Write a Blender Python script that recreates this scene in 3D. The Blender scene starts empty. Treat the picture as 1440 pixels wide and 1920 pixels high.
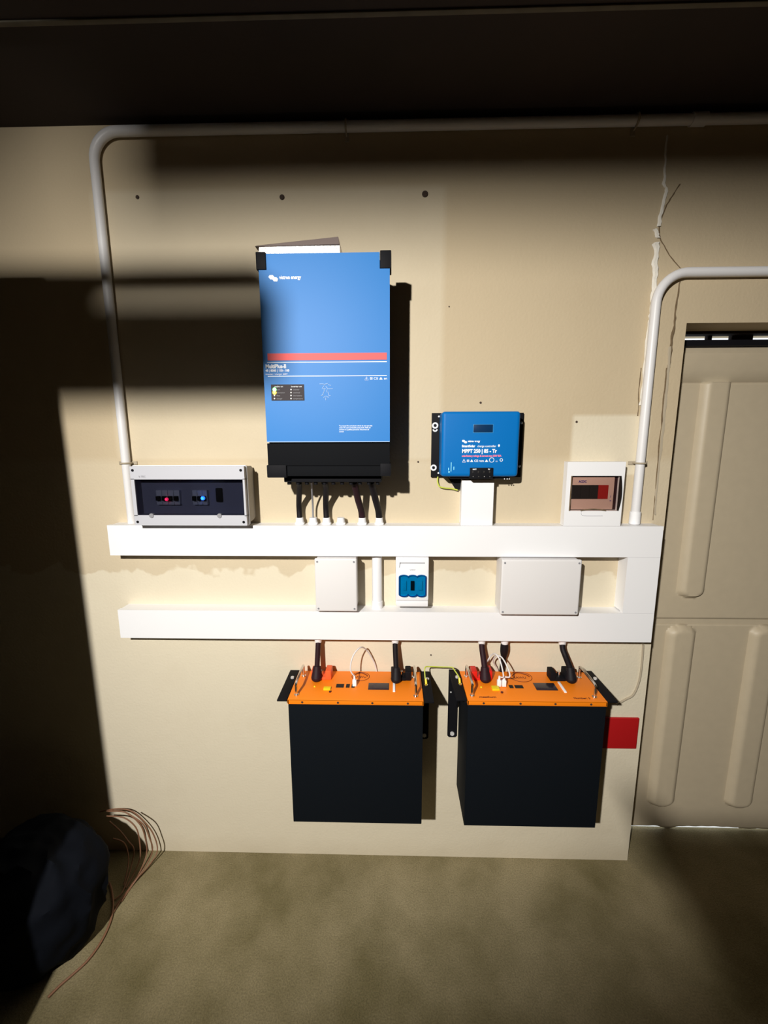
import bpy, bmesh, math, random
from mathutils import Vector, Matrix, noise
random.seed(4)
S = bpy.context.scene
COL = S.collection

# ------------------------------------------------------------------ camera
CAM = Vector((0, -1.3661, 1.5614)); YAW, PITCH, ROLL, F = .0243, .1678, -.0028, 789.4
cy_, sy_, cp_, sp_ = math.cos(YAW), math.sin(YAW), math.cos(PITCH), math.sin(PITCH)
FW = Vector((-sy_*cp_, cy_*cp_, -sp_)); RT0 = Vector((cy_, sy_, 0)); UP0 = RT0.cross(FW)
RT = math.cos(ROLL)*RT0 + math.sin(ROLL)*UP0; UP = -math.sin(ROLL)*RT0 + math.cos(ROLL)*UP0
cd = bpy.data.cameras.new('camera'); cam = bpy.data.objects.new('camera', cd); COL.objects.link(cam)
cd.sensor_fit = 'VERTICAL'; cd.sensor_height = 36; cd.lens = F/1920*36; cd.clip_start = .02
m3 = Matrix((RT, UP, -FW)).transposed(); cam.matrix_world = Matrix.Translation(CAM) @ m3.to_4x4()
S.camera = cam

# ------------------------------------------------------------------ world, lamp, exposure
W = bpy.data.worlds.new('world'); S.world = W; W.use_nodes = True
W.node_tree.nodes['Background'].inputs[0].default_value = (.86, .93, 1, 1)
W.node_tree.nodes['Background'].inputs[1].default_value = 1.3
LAMP = Vector((-.72, -2.3, 2.3)); AIM = Vector((.20, 0, .45))
ld = bpy.data.lights.new('work_lamp_light', 'SPOT'); lo = bpy.data.objects.new('work_lamp_light', ld); COL.objects.link(lo)
ld.energy = 395; ld.color = (1, .965, .90); ld.shadow_soft_size = .03
ld.spot_size = math.radians(112); ld.spot_blend = 1.0
lo.location = LAMP; lo.rotation_euler = (AIM-LAMP).to_track_quat('-Z', 'Y').to_euler()
S.view_settings.view_transform = 'Standard'; S.view_settings.look = 'None'
S.view_settings.gamma = 1; S.view_settings.exposure = 0; S.view_settings.use_curve_mapping = False

# ------------------------------------------------------------------ helpers
def at(px, py, Y=0.0):
    r = FW + RT*((px-720)/F) - UP*((py-960)/F)
    return CAM + r*((Y-CAM.y)/r.y)
def atz(px, py, Z=0.0):
    r = FW + RT*((px-720)/F) - UP*((py-960)/F)
    return CAM + r*((Z-CAM.z)/r.z)

def mat(name, col, rough=.6, metal=0, bump=0, scale=60, var=0, emit=None, es=0, spec=.5, coat=0, alpha=None, trans=0):
    m = bpy.data.materials.new(name); m.use_nodes = True; nt = m.node_tree; N = nt.nodes; L = nt.links
    b = N['Principled BSDF']
    b.inputs['Base Color'].default_value = (*col, 1); b.inputs['Roughness'].default_value = rough
    b.inputs['Metallic'].default_value = metal; b.inputs['Specular IOR Level'].default_value = spec
    b.inputs['Coat Weight'].default_value = coat
    if emit: b.inputs['Emission Color'].default_value = (*emit, 1); b.inputs['Emission Strength'].default_value = es
    if bump or var:
        tc = N.new('ShaderNodeTexCoord'); n = N.new('ShaderNodeTexNoise'); n.inputs['Scale'].default_value = scale
        n.inputs['Detail'].default_value = 5; L.new(tc.outputs['Object'], n.inputs['Vector'])
        if bump:
            bp = N.new('ShaderNodeBump'); bp.inputs['Strength'].default_value = bump; bp.inputs['Distance'].default_value = .002
            L.new(n.outputs['Fac'], bp.inputs['Height']); L.new(bp.outputs['Normal'], b.inputs['Normal'])
        if var:
            mx = N.new('ShaderNodeMix'); mx.data_type = 'RGBA'; L.new(n.outputs['Fac'], mx.inputs[0])
            mx.inputs[6].default_value = (*[c*(1-var) for c in col], 1); mx.inputs[7].default_value = (*[min(1, c*(1+var)) for c in col], 1)
            L.new(mx.outputs[2], b.inputs['Base Color'])
    return m
def tinted(name, tint, rough=.12, refl=.12):
    """thin tinted plastic cover: see-through with a gloss"""
    m = bpy.data.materials.new(name); m.use_nodes = True; nt = m.node_tree; N = nt.nodes; L = nt.links
    N.remove(N['Principled BSDF']); out = N['Material Output']
    t = N.new('ShaderNodeBsdfTransparent'); t.inputs[0].default_value = (*tint, 1)
    g = N.new('ShaderNodeBsdfGlossy'); g.inputs['Roughness'].default_value = rough; g.inputs[0].default_value = (.9, .9, .9, 1)
    x = N.new('ShaderNodeMixShader'); x.inputs[0].default_value = .05; L.new(t.outputs[0], x.inputs[1]); L.new(g.outputs[0], x.inputs[2])
    L.new(x.outputs[0], out.inputs[0]); return m

class MB:
    """collects shapes into one bmesh"""
    def __init__(s): s.bm = bmesh.new()
    def box(s, x0, x1, y0, y1, z0, z1, bev=0, seg=2):
        r = bmesh.ops.create_cube(s.bm, size=1)
        for v in r['verts']:
            v.co = Vector(((x0+x1)/2+v.co.x*(x1-x0), (y0+y1)/2+v.co.y*(y1-y0), (z0+z1)/2+v.co.z*(z1-z0)))
        if bev:
            ed = list({e for v in r['verts'] for e in v.link_edges})
            bmesh.ops.bevel(s.bm, geom=ed, offset=bev, segments=seg, affect='EDGES', profile=.6)
        return s
    def hexa(s, pts):
        """8 points: bottom ring 4, top ring 4"""
        v = [s.bm.verts.new(p) for p in pts]
        for f in ((3,2,1,0),(4,5,6,7),(0,1,5,4),(1,2,6,5),(2,3,7,6),(3,0,4,7)): s.bm.faces.new([v[i] for i in f])
        return s
    def prism(s, poly, axis, a, b):
        """extrude a 2D polygon along axis ('x','y','z') from a to b"""
        def P(u, w, t): return (t, u, w) if axis == 'x' else ((u, t, w) if axis == 'y' else (u, w, t))
        A = [s.bm.verts.new(P(u, w, a)) for u, w in poly]; B = [s.bm.verts.new(P(u, w, b)) for u, w in poly]
        n = len(poly)
        s.bm.faces.new(A); s.bm.faces.new(B[::-1])
        for i in range(n): s.bm.faces.new((A[i], B[i], B[(i+1) % n], A[(i+1) % n]))
        return s
    def cyl(s, p, q, r, r2=None, n=20, cap=True):
        p, q = Vector(p), Vector(q); d = q-p
        M = Matrix.Translation((p+q)/2) @ d.to_track_quat('Z', 'Y').to_matrix().to_4x4()
        bmesh.ops.create_cone(s.bm, cap_ends=cap, segments=n, radius1=r, radius2=r if r2 is None else r2, depth=d.length, matrix=M)
        return s
    def sph(s, c, r, sc=(1, 1, 1), n=16):
        M = Matrix.Translation(Vector(c)) @ Matrix.Diagonal((*sc, 1))
        bmesh.ops.create_uvsphere(s.bm, u_segments=n, v_segments=n//2+2, radius=r, matrix=M); return s
    def tube(s, pts, r, n=12, rf=None, smooth=True, sub=8):
        pts = [Vector(p) for p in pts]
        if smooth and len(pts) > 2: pts = catmull(pts, sub)
        m = len(pts); ref = None; rings = []
        for i, p in enumerate(pts):
            t = (pts[min(i+1, m-1)]-pts[max(i-1, 0)]).normalized()
            if ref is None:
                ref = Vector((0, 0, 1)) if abs(t.z) < .9 else Vector((1, 0, 0))
            u = (ref - t*ref.dot(t)).normalized(); ref = u; w = t.cross(u)
            rr = r if rf is None else r*rf(i/(m-1))
            rings.append([s.bm.verts.new(p + (u*math.cos(a)+w*math.sin(a))*rr) for a in [2*math.pi*k/n for k in range(n)]])
        for a, b in zip(rings, rings[1:]):
            for k in range(n): s.bm.faces.new((a[k], a[(k+1) % n], b[(k+1) % n], b[k]))
        s.bm.faces.new(rings[0][::-1]); s.bm.faces.new(rings[-1]); return s
    def ring(s, c, R, r, axis='y', n=28, k=8, arc=(0, 2*math.pi)):
        pts = []
        for i in range(n+1):
            a = arc[0]+(arc[1]-arc[0])*i/n; u, w = R*math.cos(a), R*math.sin(a)
            pts.append(Vector(c)+(Vector((u, 0, w)) if axis == 'y' else (Vector((0, u, w)) if axis == 'x' else Vector((u, w, 0)))))
        return s.tube(pts, r, k, smooth=False)
def catmull(P, sub=8):
    out = []; n = len(P)
    for i in range(n-1):
        p0, p1, p2, p3 = P[max(i-1, 0)], P[i], P[i+1], P[min(i+2, n-1)]
        for k in range(sub):
            t = k/sub
            out.append(.5*((2*p1)+(p2-p0)*t+(2*p0-5*p1+4*p2-p3)*t*t+(3*p1-p0-3*p2+p3)*t**3))
    out.append(P[-1]); return out

def tag(o, label=None, cat=None, group=None, kind=None):
    if label: o['label'] = label
    if cat: o['category'] = cat
    if group: o['group'] = group
    if kind: o['kind'] = kind
    return o
def wloc(o):
    v = Vector(o.location); p = o.parent
    while p: v = v + Vector(p.location); p = p.parent
    return v
def build(mb, name, m, parent=None, base=None, smooth=True, label=None):
    """link a bmesh (world coordinates) as one object; base = its origin"""
    bm = mb.bm if isinstance(mb, MB) else mb
    org = Vector(base) if base is not None else (wloc(parent) if parent else Vector((0, 0, 0)))
    bmesh.ops.recalc_face_normals(bm, faces=bm.faces)
    for v in bm.verts: v.co -= org
    me = bpy.data.meshes.new(name); bm.to_mesh(me); bm.free()
    me.materials.append(m)
    if smooth:
        me.polygons.foreach_set('use_smooth', [True]*len(me.polygons))
        me.set_sharp_from_angle(angle=math.radians(38))
    o = bpy.data.objects.new(name, me); COL.objects.link(o)
    if parent: o.parent = parent; o.location = org-wloc(parent)
    else: o.location = org
    if label: o['label'] = label
    return o
def thing(name, loc, label, cat, group=None):
    o = bpy.data.objects.new(name, None); COL.objects.link(o); o.location = loc; o.empty_display_size = .05
    return tag(o, label, cat, group)
def text(s, loc, size, m, parent, name='printed_text', rot=(math.pi/2, 0, 0), bold=0, align='LEFT', sx=1):
    cu = bpy.data.curves.new('t', 'FONT'); cu.body = s; cu.size = size; cu.offset = bold; cu.align_x = align; cu.extrude = .0002
    cu.resolution_u = 3
    tmp = bpy.data.objects.new('t', cu); me = bpy.data.meshes.new_from_object(tmp); bpy.data.objects.remove(tmp); bpy.data.curves.remove(cu)
    from mathutils import Euler
    R = Euler(rot).to_matrix() if not isinstance(rot, Matrix) else rot
    for v in me.vertices: v.co = R @ Vector((v.co.x*sx, v.co.y, v.co.z))
    me.materials.clear(); me.materials.append(m); me.name = name
    o = bpy.data.objects.new(name, me); COL.objects.link(o); o.parent = parent; o.location = Vector(loc)-wloc(parent)
    return o

# ------------------------------------------------------------------ materials
M = {}
M['white'] = mat('white_pvc', (.86, .86, .88), .42)
M['pipe'] = mat('white_conduit', (.74, .73, .74), .4)
M['offwhite'] = mat('offwhite_plastic', (.74, .72, .72), .5)
M['grey_plastic'] = mat('grey_plastic', (.50, .505, .55), .5)
M['grey_body'] = mat('grey_box_body', (.42, .39, .36), .6)
M['black'] = mat('black_plastic', (.006, .006, .008), .65, spec=.12)
M['black_soft'] = mat('black_cable', (.007, .005, .007), .6, spec=.25)
M['maroon'] = mat('dark_maroon_cable', (.022, .006, .010), .6, spec=.25)
M['body_paint'] = mat('black_powder_coat', (.004, .006, .009), .75, bump=.25, scale=700, spec=.1)
M['multi_black'] = mat('inverter_black', (.006, .0065, .008), .8, bump=.15, scale=600, spec=.08)
M['blue'] = mat('blue_metal', (.006, .165, .50), .5, bump=.04, scale=500, spec=.33)
M['blue2'] = mat('blue_cast', (.001, .145, .46), .45, bump=.1, scale=500, spec=.16)
M['orange'] = mat('orange_paint', (.93, .235, .004), .5, bump=.15, scale=600)
M['redpaint'] = mat('red_plastic', (.42, .006, .008), .5)
M['term_red'] = mat('terminal_red', (.7, .012, .008), .4)
M['term_orange'] = mat('terminal_orange', (.85, .12, .03), .45)
M['chrome'] = mat('chrome', (.75, .73, .70), .22, 1)
M['zinc'] = mat('zinc_bolt', (.72, .71, .70), .45, .25)
M['steel'] = mat('brushed_steel', (.55, .52, .50), .3, 1, bump=.2, scale=200)
M['yellow'] = mat('yellow', (.85, .65, .01), .45)
M['yg'] = mat('yellow_green_wire', (.55, .62, .08), .45)
M['label_w'] = mat('printed_white', (.9, .92, .95), .5)
M['label_r'] = mat('printed_red', (.80, .10, .10), .55, spec=.3)
M['label_p'] = mat('printed_pink', (.85, .22, .35), .5)
M['label_k'] = mat('printed_dark_red', (.10, .01, .006), .6)
M['label_bl'] = mat('printed_purple', (.08, .05, .25), .6)
M['label_g'] = mat('printed_grey', (.25, .25, .27), .6)
M['dark_hole'] = mat('dark_opening', (.006, .005, .005), .7)
M['lcd'] = mat('lcd_glass', (.025, .02, .03), .2)
M['lcd2'] = mat('lcd_navy', (.004, .03, .09), .25)
M['led_g'] = mat('led_green', (.1, .9, .1), .3, emit=(.15, 1, .2), es=6)
M['led_y'] = mat('led_yellow', (.9, .7, .1), .3, emit=(1, .62, .04), es=5)
M['led_r'] = mat('led_red', (.9, .05, .1), .3, emit=(1, .02, .1), es=4)
M['led_b'] = mat('led_blue', (.05, .2, 1), .3, emit=(.02, .18, 1), es=9)
M['led_w'] = mat('legend_dot', (.8, .8, .8), .4)
M['concrete_out'] = mat('bright_yard', (.8, .8, .78), .9)
M['wood'] = mat('plank_wood', (.24, .14, .07), .7, var=.3, scale=8)
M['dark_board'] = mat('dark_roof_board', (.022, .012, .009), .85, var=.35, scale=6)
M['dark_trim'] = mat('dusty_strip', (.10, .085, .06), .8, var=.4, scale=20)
M['dark_steel'] = mat('dark_painted_steel', (.03, .03, .032), .5)
M['smoke'] = tinted('smoked_window', (.44, .45, .50), .1)
M['amber'] = tinted('amber_window', (.93, .88, .86), .12)
M['bluewin'] = tinted('blue_window', (.12, .76, .93), .12)
M['inner_grey'] = mat('inner_plate_grey', (.42, .42, .5), .6)
M['inner_beige'] = mat('inner_plate_beige', (.58, .42, .36), .6)
M['bag'] = mat('dark_bag_plastic', (.004, .005, .008), .8, bump=.1, scale=60, spec=.06)
M['rope'] = mat('brown_flex', (.23, .11, .06), .6)
M['filler'] = mat('white_filler', (.78, .74, .66), .9, bump=.8, scale=90, var=.12)
M['crackm'] = mat('crack_dirt', (.16, .11, .06), .95, bump=.8, scale=120, var=.35)
M['hole'] = mat('hole_plug', (.05, .03, .02), .8)
M['putty'] = mat('painted_wire', (.40, .34, .25), .8)

def wall_material():
    m = bpy.data.materials.new('painted_plaster'); m.use_nodes = True; nt = m.node_tree; N = nt.nodes; L = nt.links
    b = N['Principled BSDF']; b.inputs['Roughness'].default_value = .8; b.inputs['Specular IOR Level'].default_value = .25
    tc = N.new('ShaderNodeTexCoord'); sep = N.new('ShaderNodeSeparateXYZ'); L.new(tc.outputs['Object'], sep.inputs[0])
    X, Z = sep.outputs[0], sep.outputs[2]
    def M_(op, a, c=None, clamp=False):
        n = N.new('ShaderNodeMath'); n.operation = op; n.use_clamp = clamp
        for i, v in enumerate((a, c)):
            if v is None: continue
            if isinstance(v, (int, float)): n.inputs[i].default_value = v
            else: L.new(v, n.inputs[i])
        return n.outputs[0]
    def nz(scale, detail=4, rough=.5):
        n = N.new('ShaderNodeTexNoise'); n.inputs['Scale'].default_value = scale; n.inputs['Detail'].default_value = detail
        n.inputs['Roughness'].default_value = rough; L.new(tc.outputs['Object'], n.inputs['Vector']); return n.outputs['Fac']
    def step(v, e, w):                      # 0 below e, 1 above, soft width w
        return M_('MULTIPLY', M_('SUBTRACT', v, e-w/2), 1/w, True) if isinstance(e, float) else M_('MULTIPLY', M_('SUBTRACT', v, M_('SUBTRACT', e, w/2)), 1/w, True)
    def rect(x0, x1, z0, z1, w=.01):
        a = M_('MULTIPLY', step(X, x0, w), M_('SUBTRACT', 1.0, step(X, x1, w)))
        c = M_('MULTIPLY', step(Z, z0, w), M_('SUBTRACT', 1.0, step(Z, z1, w)))
        return M_('MULTIPLY', a, c)
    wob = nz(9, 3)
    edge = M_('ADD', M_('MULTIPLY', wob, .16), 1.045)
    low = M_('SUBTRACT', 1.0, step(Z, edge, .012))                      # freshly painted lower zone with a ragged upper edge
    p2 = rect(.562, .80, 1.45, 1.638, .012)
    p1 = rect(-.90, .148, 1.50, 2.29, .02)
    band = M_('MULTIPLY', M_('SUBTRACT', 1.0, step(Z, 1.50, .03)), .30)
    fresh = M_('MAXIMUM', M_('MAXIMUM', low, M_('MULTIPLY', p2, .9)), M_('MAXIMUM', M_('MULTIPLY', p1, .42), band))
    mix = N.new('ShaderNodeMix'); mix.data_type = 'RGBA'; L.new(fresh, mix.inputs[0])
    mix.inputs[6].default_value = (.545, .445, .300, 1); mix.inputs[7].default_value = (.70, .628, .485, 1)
    # blotchy grime, and darker towards the floor
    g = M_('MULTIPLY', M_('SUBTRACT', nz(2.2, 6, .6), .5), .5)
    darken = M_('ADD', M_('MULTIPLY', M_('SUBTRACT', 1.0, step(Z, .05, .08)), .16), g, True)
    mix2 = N.new('ShaderNodeMix'); mix2.data_type = 'RGBA'; L.new(darken, mix2.inputs[0]); L.new(mix.outputs[2], mix2.inputs[6])
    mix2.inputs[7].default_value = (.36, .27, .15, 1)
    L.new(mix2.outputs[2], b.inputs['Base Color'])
    bp = N.new('ShaderNodeBump'); bp.inputs['Strength'].default_value = .35; bp.inputs['Distance'].default_value = .002
    L.new(M_('ADD', nz(120, 3), M_('MULTIPLY', nz(12, 3), 2.0)), bp.inputs['Height']); L.new(bp.outputs[0], b.inputs['Normal'])
    return m
def floor_material():
    m = bpy.data.materials.new('rough_concrete'); m.use_nodes = True; nt = m.node_tree; N = nt.nodes; L = nt.links
    b = N['Principled BSDF']; b.inputs['Roughness'].default_value = .85; b.inputs['Specular IOR Level'].default_value = .2
    tc = N.new('ShaderNodeTexCoord')
    def nz(s, d, r=.55):
        n = N.new('ShaderNodeTexNoise'); n.inputs['Scale'].default_value = s; n.inputs['Detail'].default_value = d; n.inputs['Roughness'].default_value = r
        L.new(tc.outputs['Object'], n.inputs['Vector']); return n
    n1 = nz(3.2, 5); n2 = nz(220, 2)
    r = N.new('ShaderNodeValToRGB'); L.new(n1.outputs['Fac'], r.inputs[0])
    r.color_ramp.elements[0].position = .34; r.color_ramp.elements[0].color = (.085, .072, .038, 1)
    r.color_ramp.elements[1].position = .66; r.color_ramp.elements[1].color = (.165, .140, .088, 1)
    mx = N.new('ShaderNodeMix'); mx.data_type = 'RGBA'; mx.blend_type = 'OVERLAY'; mx.inputs[0].default_value = .5
    L.new(r.outputs[0], mx.inputs[6]); L.new(n2.outputs['Fac'], mx.inputs[7])
    hs = N.new('ShaderNodeHueSaturation'); hs.inputs['Saturation'].default_value = 1.1; hs.inputs['Value'].default_value = 1.75; L.new(mx.outputs[2], hs.inputs['Color'])
    L.new(hs.outputs[0], b.inputs['Base Color'])
    bp = N.new('ShaderNodeBump'); bp.inputs['Strength'].default_value = .5; bp.inputs['Distance'].default_value = .003
    L.new(n2.outputs['Fac'], bp.inputs['Height']); L.new(bp.outputs[0], b.inputs['Normal'])
    return m
M['wall'] = wall_material(); M['floor'] = floor_material()
M['door'] = mat('door_paint', (.52, .44, .315), .5, bump=.15, scale=30, var=.06)

# ------------------------------------------------------------------ the setting
JX = .880          # left edge of the door opening
LZ = 1.908         # underside of the lintel
CZ = 2.462         # ceiling underside
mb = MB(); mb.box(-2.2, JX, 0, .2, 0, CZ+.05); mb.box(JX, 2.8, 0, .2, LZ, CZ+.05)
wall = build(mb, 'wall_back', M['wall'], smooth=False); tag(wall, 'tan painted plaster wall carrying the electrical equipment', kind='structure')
tag(build(MB().box(-2.2, 2.8, -3.8, .145, -.1, 0), 'floor', M['floor'], smooth=False), 'rough bare concrete floor', kind='structure')
plain = mat('side_wall_paint', (.05, .04, .03), .9)
tag(build(MB().box(-2.3, -2.2, -3.8, .2, -.1, CZ+.1), 'wall_left', plain, smooth=False), kind='structure')
tag(build(MB().box(2.8, 2.9, -3.8, .2, -.1, CZ+.1), 'wall_right', plain, smooth=False), kind='structure')
tag(build(MB().box(-2.3, 2.9, -3.9, -3.8, -.1, CZ+.1), 'wall_front', plain, smooth=False), kind='structure')
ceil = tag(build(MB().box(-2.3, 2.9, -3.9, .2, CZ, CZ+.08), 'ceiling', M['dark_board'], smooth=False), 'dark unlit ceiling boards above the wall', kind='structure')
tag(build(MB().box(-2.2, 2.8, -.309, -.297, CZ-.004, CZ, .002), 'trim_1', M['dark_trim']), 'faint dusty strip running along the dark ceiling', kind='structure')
tag(build(MB().box(.5, 6, .145, 8, -.12, -.004), 'yard_ground', M['concrete_out'], smooth=False), 'sunlit ground outside, seen as a white slit under the door', kind='structure')

# filler, cracks and a painted shadow line on the plaster
def ragged(name, pts, w, y, m, amp=.5, thick=.003, seed=0, label=None):
    P = catmull([at(px, py, 0) for px, py in pts], 6); bm = bmesh.new(); prev = None
    for i, p in enumerate(P):
        ww = (w(i/(len(P)-1)) if callable(w) else w)
        a = ww*(.5+amp*noise.noise(Vector((i*.37, seed, 0)))); c = ww*(.5+amp*noise.noise(Vector((i*.41, seed+9, 3))))
        jx = ww*.35*noise.noise(Vector((i*.55, seed+5, 1)))
        vs = [bm.verts.new((p.x-a+jx, -.0005, p.z)), bm.verts.new((p.x-a*.5+jx, -thick, p.z)), bm.verts.new((p.x+c*.5+jx, -thick*1.1, p.z)), bm.verts.new((p.x+c+jx, -.0005, p.z))]
        if prev:
            for k in range(3): bm.faces.new((prev[k], prev[k+1], vs[k+1], vs[k]))
        prev = vs
    return build(bm, name, m, wall, smooth=True, label=label)
ragged('filler_strip', [(1232, 455), (1229, 490), (1227, 530), (1223, 575), (1220, 605)], lambda t: .018*(1-.25*t), 0, M['filler'], .35, .005, 1, 'white rough filler smeared beside the conduit bend')
ragged('filler_strip', [(1218, 600), (1212, 640), (1208, 690), (1203, 740), (1200, 760)], .007, 0, M['filler'], .5, .004, 7)
ragged('filler_strip', [(1250, 255), (1247, 300), (1245, 345), (1249, 360), (1240, 395), (1235, 425)], lambda t: .004+.008*t, 0, M['filler'], .6, .004, 2)
ragged('filler_strip', [(1229, 430), (1231, 440), (1234, 447)], .012, 0, M['filler'], .5, .005, 12)
ragged('plaster_crack', [(1275, 345), (1262, 365), (1250, 385), (1240, 410), (1236, 440), (1250, 470), (1264, 490), (1276, 503)], .004, 0, M['crackm'], .4, .0012, 3, 'thin dark crack through the plaster, its upper stretch a painted shadow line')  # upper stretch draws a diagonal shadow as a dark line
ragged('plaster_crack', [(1275, 528), (1268, 570), (1264, 610), (1258, 650), (1254, 690)], lambda t: .004+.006*t, 0, M['crackm'], .5, .0015, 4, 'dark crack beside the door opening')
ragged('filler_strip', [(1256, 650), (1252, 700), (1247, 760), (1240, 830), (1232, 900), (1227, 965)], lambda t: .008*(1-.3*t), 0, M['putty'], .5, .004, 5)
ragged('plaster_crack', [(1250, 690), (1245, 740), (1239, 800), (1232, 880), (1224, 975)], lambda t: .005*(1-.5*t), 0, M['crackm'], .8, .0018, 6)
ragged('plaster_crack', [(1202, 690), (1198, 730), (1196, 780)], .003, 0, M['crackm'], .6, .0012, 8)
# wall plugs and screw holes
for (px, py, r) in ((258, 370, .0055), (529, 370, .0075), (797, 364, .009), (901, 755, .0035), (1081, 791, .0035), (784, 866, .003), (808, 1228, .0025), (842, 575, .002)):
    p = at(px, py); b = MB(); b.cyl((p.x, -.0015, p.z), (p.x, .002, p.z), r, n=12); b.sph((p.x+r*.3, -.002, p.z-r*.3), r*.5, (1, .5, 1), 8)
    build(b, 'wall_plug', M['hole'], wall)

# ------------------------------------------------------------------ garage door
def door_sheet(name, z0, z1, ribs, base=.140, wavy=False, parent=None, lab=None):
    bm = bmesh.new(); x0, x1 = JX-.05, 2.7; nx, nz = 300, max(8, int((z1-z0)/.008)); G = []
    for j in range(nz+1):
        z = z0+(z1-z0)*j/nz; row = []
        for i in range(nx+1):
            t = i/nx; x = x0+(x1-x0)*t**1.35; y = base
            for (ra, rb, rz0, rz1) in ribs:
                c = (ra+rb)/2; hw = (rb-ra)/2; d = abs(x-c)/hw
                dz = max(rz0+hw*.6-z, z-(rz1-hw*.6), 0)/(hw*.6)
                q = 1-(d*d+dz*dz)
                if q > 0: y -= .022*min(1, q*1.6)**.6
            zz = z
            if wavy and j == 0:
                zz += .004*noise.noise(Vector((x*9, 0, 0)))+.004*noise.noise(Vector((x*24, 4, 0)))
                if x < 1.4: zz += .0065*(1-min(1, abs(x-1.2)/.2)*.3) 
                zz -= .012*math.exp(-((x-1.115)/.03)**2)
            row.append(bm.verts.new((x, y, zz)))
        G.append(row)
    for j in range(nz):
        for i in range(nx): bm.faces.new((G[j][i], G[j][i+1], G[j+1][i+1], G[j+1][i]))
    o = build(bm, name, M['door'], parent, label=lab); md = o.modifiers.new('thickness', 'SOLIDIFY'); md.thickness = .0015; md.offset = -1 
    return o
door = bpy.data.objects.new('door_1', None); COL.objects.link(door); door.location = (JX, .14, 0)
tag(door, 'tan pressed-metal garage door with vertical ribs', kind='structure')
door_sheet('upper_panel', .905, 1.752, [(1.040, 1.135, .99, 1.775), (1.47, 1.565, .99, 1.74), (1.90, 1.995, .99, 1.74)], parent=door)
door_sheet('lower_panel', .006, .884, [(1.020, 1.125, .11, .878), (1.325, 1.43, .11, .878), (1.63, 1.73, .11, .878), (1.95, 2.05, .11, .878)], wavy=True, parent=door)
b = MB(); b.prism([(.140, .884), (.152, .890), (.152, .900), (.140, .906)], 'x', JX-.05, 2.7); build(b, 'panel_seam', M['door'], door)
b = MB(); b.prism([(.118, 1.792), (.118, 1.843), (.150, 1.843), (.150, 1.745), (.139, 1.752)], 'x', JX-.05, 2.7); build(b, 'top_rail', M['door'], door)
b = MB(); b.prism([(.127, 1.8445), (.138, 1.866), (.150, 1.866), (.150, 1.8445)], 'x', JX-.05, 2.7); build(b, 'rail_ledge', M['door'], door)
b = MB(); b.prism([(.120, 1.867), (.122, 1.886), (.150, 1.886), (.150, 1.867)], 'x', JX-.05, 2.7); build(b, 'rubber_seal', M['black'], door, label='black rubber seal')
# lumps of seal that close parts of the slit
b = MB()
for (xa, xb, h) in ((1.037, 1.052, .02), (1.115, 1.185, .03), (1.45, 1.5, .02)):
    b.box(xa, xb, .128, .146, 1.880, 1.886+h, .004)
build(b, 'slit_packing', M['dark_board'], door)
b = MB(); b.prism([(.10, LZ), (.10, LZ-.008), (.135, LZ-.008), (.135, LZ)], 'x', JX, 2.7); build(b, 'head_strip', M['dark_board'], door)

# ------------------------------------------------------------------ conduits
RP = .0135
def bend(c0, c1, c2, r, n=10):
    """polyline with rounded corner at c1"""
    c0, c1, c2 = map(Vector, (c0, c1, c2)); a = (c0-c1).normalized(); d = (c2-c1).normalized()
    pts = [c0]
    o = c1+(a+d)*r
    for i in range(n+1):
        t = math.pi/2*i/n; pts.append(o - d*r*math.cos(t) - a*r*math.sin(t))
    pts.append(c2); return pts
def saddle(p, horiz, parent, m=None):
    b = MB(); x, y, z = p
    if horiz:
        b.box(x-.006, x+.006, -.0035, 0, z-.030, z+.030, .001)
        b.tube([(x, -.003, z-.016), (x, -RP*1.2, z-.0165), (x, -2*RP-.003, z-.008), (x, -2*RP-.0035, z+.008), (x, -RP*1.2, z+.0165), (x, -.003, z+.016)], .0026, 6)
    else:
        b.box(x-.030, x+.030, -.0035, 0, z-.006, z+.006, .001)
        b.tube([(x-.016, -.003, z), (x-.0165, -RP*1.2, z), (x-.008, -2*RP-.003, z), (x+.008, -2*RP-.0035, z), (x+.0165, -RP*1.2, z), (x+.016, -.003, z)], .0026, 6)
    return build(b, 'saddle_clip', m or M['putty'], parent)
YP = -.0155
t = thing('conduit_pipe', (-.868, YP, 1.3), 'long white conduit rising from the left breaker box and running along the ceiling', 'pipe')
xl = -.868; zt = 2.436
b = MB().tube(bend((xl, YP, 1.294), (xl, YP, zt), (2.79, YP, zt), .075), RP, 16, smooth=False); build(b, 'pipe_run', M['pipe'], t)
saddle((at(240, 868).x+.002, 0, at(245, 868).z), False, t); saddle((at(1187, 236).x, 0, zt), True, t); saddle((at(650, 240).x, 0, zt), True, t)
q = at(1310, 220, YP); build(MB().cyl((q.x-.02, YP, zt), (q.x+.02, YP, zt), RP+.003, n=16), 'coupler', M['pipe'], t)
t = thing('conduit_pipe', (.775, YP, 1.3), 'white conduit rising beside the small breaker box and bending right above the door', 'pipe')
b = MB().tube(bend((.774, YP, 1.294), (.774, YP, 2.044), (2.79, YP, 2.044), .085), RP, 16, smooth=False); build(b, 'pipe_run', M['pipe'], t)
b = MB().cyl((.774, YP, 1.296), (.774, YP, 1.335), RP+.003, n=16); build(b, 'coupler', M['white'], t)
saddle((.774, 0, at(1200, 868).z), False, t)
xm = at(707, 1090, YP).x
t = thing('conduit_pipe', (xm, YP, 1.0), 'short white conduit between the two trunkings beside the small junction box', 'pipe')
build(MB().cyl((xm, -.02, .992), (xm, -.02, 1.194), .0165, n=16), 'pipe_run', M['white'], t)
build(MB().cyl((xm, -.02, .992), (xm, -.02, 1.03), .0185, n=16), 'coupler', M['white'], t)

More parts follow.
